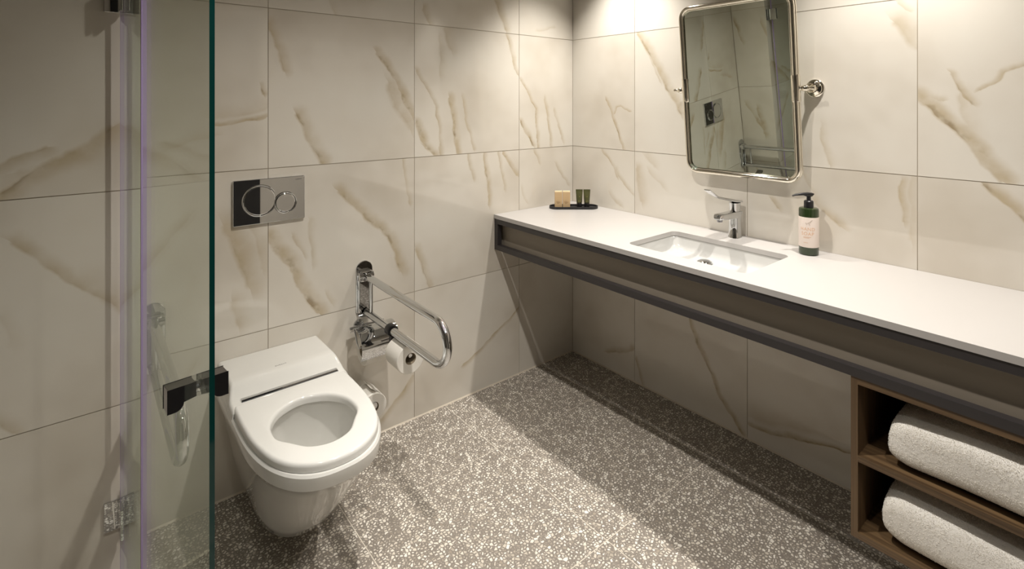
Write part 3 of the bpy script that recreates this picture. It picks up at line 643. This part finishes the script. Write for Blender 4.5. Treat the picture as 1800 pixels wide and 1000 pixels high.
b = MB(); rings = [outl(h, xf, x_, z) for h, xf, x_, z in prof]; b.loft(rings, True, False)
# rim top closing towards the bowl, then the inside of the bowl
HOLE = [(.362,0),(.368,.03),(.39,.07),(.425,.098),(.465,.114),(.52,.117),(.548,.109),(.573,.092),(.6,.075),(.625,.057),(.641,.03),(.647,0)]
def crom(pts, n=8, open0=False):
    out = []
    for i in range(len(pts)-1):
        p0 = pts[i-1] if i else ((2*pts[0][0]-pts[1][0], 2*pts[0][1]-pts[1][1]) if open0 else (pts[1][0], -pts[1][1])); p1, p2 = pts[i], pts[i+1]; p3 = pts[i+2] if i+2 < len(pts) else (pts[-2][0], -pts[-2][1])
        for k in range(n):
            t = k/n
            out.append(tuple(.5*(2*p1[j]+(p2[j]-p0[j])*t+(2*p0[j]-5*p1[j]+4*p2[j]-p3[j])*t*t+(3*p1[j]-p0[j]-3*p2[j]+p3[j])*t**3) for j in (0, 1)))
    return out+[pts[-1]]
def resample(pts, n):
    d = [0]
    for a, c in zip(pts, pts[1:]): d.append(d[-1]+math.dist(a, c))
    out = []
    for i in range(n):
        t = d[-1]*i/(n-1); k = max(j for j in range(len(d)) if d[j] <= t+1e-9); k = min(k, len(pts)-2); f_ = (t-d[k])/(d[k+1]-d[k])
        out.append((pts[k][0]+(pts[k+1][0]-pts[k][0])*f_, pts[k][1]+(pts[k+1][1]-pts[k][1])*f_))
    return out
def smooth_half(H, it=1, n=48):
    h = resample(crom(H), n)
    for _ in range(it):
        h = [h[0]]+[((h[i-1][0]+2*h[i][0]+h[i+1][0])/4, (h[i-1][1]+2*h[i][1]+h[i+1][1])/4) for i in range(1, len(h)-1)]+[h[-1]]
    return h
hh = smooth_half(HOLE); hole_full = hh+[(x, -y) for x, y in reversed(hh[1:-1])]
def bowl_ring(hx, hy, cx_, z, tilt=0): return [Vector((cx_+hx*math.cos(a), hy*math.sin(a), z+tilt*hx*math.cos(a))) for a in (2*math.pi*i/48 for i in range(48))]
V, F = plate([(p.x, p.y) for p in rings[-1]], [[(p.x, p.y) for p in bowl_ring(.158, .132, .515, 0)]], .355, .364); b.add(V, F)
ins = [bowl_ring(.158, .132, .515, .364), bowl_ring(.160, .134, .515, .350), bowl_ring(.164, .139, .515, .33), bowl_ring(.160, .136, .508, .30), bowl_ring(.142, .118, .49, .26, .10), bowl_ring(.110, .090, .46, .215, .16), bowl_ring(.075, .062, .425, .165, .15), bowl_ring(.05, .045, .40, .13), bowl_ring(.02, .02, .395, .12)]
b.loft(ins, False, True)
# raised rear block
sec = []
for x, zt in ((.0015, .424), (.16, .427), (.188, .427), (.202, .424), (.214, .417), (.226, .406), (.238, .396), (.252, .389), (.285, .386), (.300, .380)):
    r_ = .012; pts = []; hw = .171+.012*min(1, max(0, (.427-zt)/.035)); hb = .186
    for u, v in ((-hb, .340), (hb, .340)): pts.append(Vector((x, u, v)))
    for i in range(6): a = math.pi/2*i/5; pts.append(Vector((x, hw-r_+r_*math.cos(a), zt-r_+r_*math.sin(a))))
    for i in range(6): a = math.pi/2+math.pi/2*i/5; pts.append(Vector((x, -hw+r_+r_*math.cos(a), zt-r_+r_*math.sin(a))))
    sec.append(pts)
b.loft(sec)
b.build('bowl', M['ceramic'], to, auto=.55)
# seat ring
SEAT = [(.272, 0), (.272, .168), (.276, .1755), (.30, .177), (.38, .178), (.48, .175), (.56, .164), (.62, .148), (.67, .121), (.705, .085), (.725, .045), (.731, 0)]
so_ = resample(SEAT[:4]+crom(SEAT[3:], open0=True)[1:], 110); sh = so_[:2]+[((so_[i-1][0]+2*so_[i][0]+so_[i+1][0])/4, (so_[i-1][1]+2*so_[i][1]+so_[i+1][1])/4) for i in range(2, len(so_)-1)]+[so_[-1]]
seat_full = sh+[(x, -y) for x, y in reversed(sh[1:-1])]
def offset(poly, d):
    n = len(poly); ar = sum(poly[i][0]*poly[(i+1) % n][1]-poly[(i+1) % n][0]*poly[i][1] for i in range(n)); sg = 1 if ar > 0 else -1; out = []
    for i in range(n):
        xa, ya = poly[i-1]; xb, yb = poly[(i+1) % n]; L_ = math.hypot(xb-xa, yb-ya) or 1
        out.append((poly[i][0]-sg*d*(yb-ya)/L_, poly[i][1]+sg*d*(xb-xa)/L_))
    return out
def z3(poly, z): return [Vector((x, y, z)) for x, y in poly]
ED = ((0, .3655), (0, .3790), (.0012, .3836), (.0040, .3872), (.0075, .3890), (.0110, .3895))
b = MB(); b.loft([z3(offset(seat_full, d), z) for d, z in ED], False, False); b.loft([z3(offset(hole_full, -d), z) for d, z in ED], False, False)
to_, ti_ = offset(seat_full, .0110), offset(hole_full, -.0110)
for lo_, li_, z in ((to_, ti_, .3895), (seat_full, hole_full, .3655)):
    pts_ = lo_+li_; b.add(z3(pts_, z), [tuple(t) for t in tessellate_polygon([[Vector((x, y, 0)) for x, y in lo_], [Vector((x, y, 0)) for x, y in li_]])])
st = b.build('seat', M['seat'], to)
bm = bmesh.new(); bm.from_mesh(st.data); bmesh.ops.remove_doubles(bm, verts=bm.verts, dist=1e-5); bmesh.ops.recalc_face_normals(bm, faces=bm.faces)
for f_ in bm.faces: f_.smooth = True
for e in bm.edges: e.smooth = len(e.link_faces) == 2 and e.calc_face_angle(0) < .7
bm.to_mesh(st.data); bm.free()
MB().box((.247, -.150, .386), (.2625, .156, .3935)).build('hinge_bar', M['chrome'], to, bevel=.002)
MB().box((.2630, -.150, .3860), (.2675, .156, .3900)).build('hinge_gap', M['chrome_dark'], to)
me = text_mesh('logo_text', 'DURAVIT', .0082, M['print_dark'], spacing=1.15)
for v in me.vertices: v.co = (.168-v.co.y, v.co.x-.008, .4272+v.co.z)
link('logo_text', me, to)

# ---------------------------------------------------------------- grab rails
def grab_rail(y, lab):
    t = P(empty('grab_rail', (0, y, .515)), lab, 'grab rail', 'fold-down grab rails beside the toilet')
    pts = stadium(.235, .070, 12)
    V = []; n = len(pts)
    pl = [(v, u) for u, v in pts]          # (y, z)
    b = MB(); cz = .119
    b.loft([[Vector((.0005, u, v+cz)) for u, v in pl], [Vector((.006, u, v+cz)) for u, v in pl], [Vector((.008, u*.95, v*.985+cz)) for u, v in pl]]); b.build('wall_plate', M['chrome'], t, auto=.6)
    ZT, ZB, RB = .178, .030, .0145; rr = (ZT-ZB)/2; xe = .597
    b = MB(); path = [(.030, 0, ZT), (.3, 0, ZT-.002), (xe-.06, 0, ZT-.003), (xe, 0, ZT-.003)]
    for i in range(1, 17):
        a = math.pi/2-math.pi*i/16; path.append((xe+rr*math.cos(a), 0, (ZT+ZB)/2+(rr-.0015)*math.sin(a)-.0015))
    path += [(.3, 0, ZB), (.028, 0, ZB)]
    b.tube(path, RB, 18, up=Vector((0, 1, 0))); b.build('u_bar', M['chrome'], t, auto=.9)
    b = MB(); b.tube([(.018, -.030, ZT), (.018, .030, ZT)], .017, 20); b.build('pivot_barrel', M['chrome'], t, auto=.7)
    b = MB().box((.007, -.024, ZT-.022), (.030, .024, ZT+.022)); b.build('pivot_block', M['chrome'], t, bevel=.005, seg=3)
    b = MB(); b.tube([(.075, 0, ZT-.012), (.075, 0, ZB+.012)], .0065, 12); b.build('brace', M['chrome'], t, auto=.7)
    b = MB()
    for s in (-1, 1): b.box((.010, s*.026-.004, ZB-.004), (.018, s*.026+.004, ZT))
    b.build('stirrup', M['chrome'], t, bevel=.002)
    b = MB(); b.tube([(.007, 0, ZB), (.020, 0, ZB)], .0165, 20); b.build('lower_socket', M['chrome'], t, auto=.7)
    return t
grab_rail(-1.222, 'chrome fold-down grab rail on the vanity side of the toilet')
grab_rail(-1.940, 'chrome fold-down grab rail behind the glass screen, beside the toilet')

# ---------------------------------------------------------------- paper rolls and holders
def paper_roll(lab, M4, L=.100, r=.056, flap=None):
    t = empty('toilet_roll'); t.matrix_world = M4; P(t, lab, 'toilet roll', 'toilet paper rolls')
    prof = [(.0215, -L/2), (r-.002, -L/2), (r, -L/2+.002), (r, L/2-.002), (r-.002, L/2), (.0215, L/2), (.0215, -L/2)]
    n = 44; rings = [[Vector((q*math.cos(2*math.pi*k/n), q*math.sin(2*math.pi*k/n), z)) for k in range(n)] for q, z in prof]
    MB().loft(rings, False, False).build('paper', M['paper'], t, auto=.5)
    prof = [(.0200, -L/2+.0005), (.0213, -L/2+.0005), (.0213, L/2-.0005), (.0200, L/2-.0005), (.0200, -L/2+.0005)]
    rings = [[Vector((q*math.cos(2*math.pi*k/n), q*math.sin(2*math.pi*k/n), z)) for k in range(n)] for q, z in prof]
    MB().loft(rings, False, False).build('cardboard_core', M['card'], t, auto=.5)
    if flap:
        pts = [(r*math.cos(a)+math.sin(a)*0, r*math.sin(a)) for a in (flap[0]+.12*i for i in range(6))]
        pts = [(x*(1+.012*i+.01*i*i*flap[1]), y*(1+.012*i+.01*i*i*flap[1])) for i, (x, y) in enumerate(pts)]
        V = []; F = []
        for i, (x, y) in enumerate(pts):
            for zz in (-L/2+.006*(i % 2), L/2-.008*(i % 3)): V.append((x, y, zz))
        for i in range(len(pts)-1): F.append((2*i, 2*i+1, 2*i+3, 2*i+2))
        o = link('loose_sheet', mesh('loose_sheet', V, F, M['paper'], True), t); md = o.modifiers.new('solid', 'SOLIDIFY'); md.thickness = .0012
    return t
RX = Matrix.Rotation(R(90), 4, 'Y')       # roll axis along x
RY = Matrix.Rotation(R(90), 4, 'X')       # roll axis along y
# on the rail clip
RZ = .487
paper_roll('toilet roll hanging from the black clip on the grab rail', Matrix.Translation((.338, -1.206, RZ-.0115)) @ RX, .098, .0545)
hc = P(empty('roll_hanger', (.258, -1.222, .545)), 'black clip with roll hanger on the lower bar of the grab rail', 'roll hanger')
MB().lathe([(.0148, -.016), (.020, -.016), (.0215, -.013), (.0215, .013), (.020, .016), (.0148, .016), (.0148, -.016)], 28, RX).build('clip_ring', M['black'], hc, auto=.6)
MB().box((-.012, -.004, -.082), (.012, .016, -.018)).build('arm', M['black'], hc, bevel=.003)
MB().tube([(.010, .016, RZ-.545), (.124, .016, RZ-.545), (.1265, .016, RZ-.545)], [.009, .009, .007], 18).build('spindle', M['chrome'], hc, auto=.7)
# covered holder on the wall
HY, HX, HZ = -1.212, .082, .440
hd = P(empty('paper_holder', (0, HY, HZ)), 'chrome wall paper holder with curved lid under the grab rail', 'paper holder')
MB().lathe([(.001, .0005), (.022, .0005), (.023, .004), (.021, .008), (.0095, .010), (.0085, .034), (.001, .035)], 28, Matrix.Translation((0, -.034, .050)) @ RX).build('wall_rosette', M['chrome'], hd, auto=.5)
LR = .066
arc = [(LR*math.cos(a), LR*math.sin(a)) for a in (R(150)-R(190)*i/20 for i in range(21))]
b = MB(); V = []; F = []
for k, (x, z) in enumerate(arc):
    s = 1+.0016/LR
    V += [(HX+x, -.078, z), (HX+x,   .080, z), (HX+x*s, -.078, z*s), (HX+x*s,   .080, z*s)]
for k in range(20):
    a = 4*k; c = a+4; F += [(a, a+1, c+1, c), (a+2, c+2, c+3, a+3), (a, c, c+2, a+2), (a+1, a+3, c+3, c+1)]
F += [(0, 2, 3, 1), (80, 81, 83, 82)]
b.add(V, F).build('lid', M['chrome'], hd, auto=.5)
b = MB(); b.tube([(.036, -.084, .056), (.036, .060, .056)], .0062, 14); b.build('lid_hinge', M['chrome'], hd, auto=.7)
MB().tube([(.036, -.0660, .056), (HX-.012, -.0660, .004), (HX, -.0640, -.012), (HX, .064, -.012)], .0034, 12).build('roll_arm', M['chrome'], hd, auto=.7)
paper_roll('toilet roll under the curved chrome lid of the wall holder', Matrix.Translation((HX, HY-.003, HZ-.0280)) @ RY, .100, .0545)
# spare roll holder
SY_, SZ_ = -1.236, .208
sp = P(empty('spare_roll_holder', (0, SY_, SZ_)), 'chrome peg on the wall holding the spare roll behind the seat', 'roll holder')
MB().lathe([(.001, .0005), (.024, .0005), (.025, .004), (.012, .008), (.0085, .012), (.0085, .128), (.012, .130), (.0125, .138), (.011, .142), (.001, .143)], 24, RX).build('peg', M['chrome'], sp, auto=.5)
paper_roll('spare toilet roll on the low wall peg behind the seat', Matrix.Translation((.083, SY_, SZ_-.0095)) @ RX, .098, .054, (R(150), 1.0))

# ---------------------------------------------------------------- folding glass shower door
A, B, D = Vector((.300, -2.033, 0)), Vector((.652, -2.0112, 0)), Vector((1.143, -1.9555, 0))
sd = P(empty('shower_screen', (A.x, A.y, 0)), 'clear frameless folding glass shower screen with chrome hinges and a square handle', 'shower screen')
ZB_, ZT_ = .012, 2.02
def panel(a, c, fm, t=.008):
    d = (c-a).normalized(); nn = Vector((-d.y, d.x, 0))*t/2; a, c = a-A, c-A
    q = [a-nn, c-nn, c+nn, a+nn]; V = [p+Vector((0, 0, z)) for z in (ZB_, ZT_) for p in q]
    F = [(0,3,2,1), (4,5,6,7), (0,1,5,4), (1,2,6,5), (2,3,7,6), (3,0,4,7)]
    me = mesh('glass_panel', V, F, [M['glass'], M['glass_edge']], fm=fm)
    bm = bmesh.new(); bm.from_mesh(me); bmesh.ops.recalc_face_normals(bm, faces=bm.faces); bm.to_mesh(me); bm.free()
    return link('glass_panel', me, sd)
d1_, d2_ = (B-A).normalized(), (D-B).normalized()
panel(A, B-d1_*.0045, [1, 1, 0, 0, 0, 0]); panel(B+d2_*.0045, D, [1, 1, 0, 1, 0, 0])
q = Vector((-d2_.y, d2_.x, 0))
def strip(c, hw, ht, name, m):
    c = c-A; V = [c+d1_*i*hw+q*j*ht+Vector((0, 0, z)) for z in (ZB_, ZT_) for i, j in ((-1,-1), (1,-1), (1,1), (-1,1))]
    MB().add(V, [(0,3,2,1), (4,5,6,7), (0,1,5,4), (1,2,6,5), (2,3,7,6), (3,0,4,7)]).build(name, m, sd)
strip(B, .0058, .0052, 'seal_strip', M['lilac'])
strip(A-d1_*.0010, .0014, .0043, 'seal_strip', M['lilac'])
for zc in (.267, 1.704):
    h_ = MB().box((.0005, -.039, -.0405), (.0075, .039, .0405)).build('hinge', M['chrome'], sd, loc=(.270-A.x, 0, zc), bevel=.0012)
    MB().tube([(.0145, 0, -.040), (.0145, 0, .040)], .0068, 16).build('knuckle', M['chrome'], h_, auto=.7)
    for s in (-1, 1):
        o = MB().box((.022, s*.0045 if s > 0 else -.0100, -.0405), (.068, .0100 if s > 0 else -.0045, .0405)).build('glass_clamp', M['chrome'], h_, bevel=.001)
        o.rotation_euler = (0, 0, math.atan2(d1_.y, d1_.x))
# handle : a bridge block through the glass, arched underneath
hc_ = Vector((1.057, -1.9653, 0))-A; hr = math.atan2(d2_.y, d2_.x)
RY2 = RY
hn = MB().lathe([(.001, -.0046), (.010, -.0046), (.010, .0046), (.001, .0046)], 18, Matrix.Translation((0, 0, .012)) @ RY2).build('handle', M['chrome'], sd, loc=(hc_.x, hc_.y, .900), rot=(0, 0, hr))
for s in (-1, 1):
    prof = [(.0045, .026), (.046, .026), (.046, -.014), (.036, -.014)]+[(.036-.013*math.sin(a), -.014+.013*(1-math.cos(a))) for a in (math.pi/2*i/6 for i in range(1, 7))]+[(.0045, .002)]
    V = [(x, s*y, z) for x in (-.0145, .0145) for y, z in prof]; n = len(prof)
    MB().add(V, [tuple(range(n)), tuple(reversed(range(n, 2*n)))]+[(i, (i+1) % n, (i+1) % n+n, i+n) for i in range(n)]).build('grip', M['chrome_dark'], hn, bevel=.0008, seg=1)
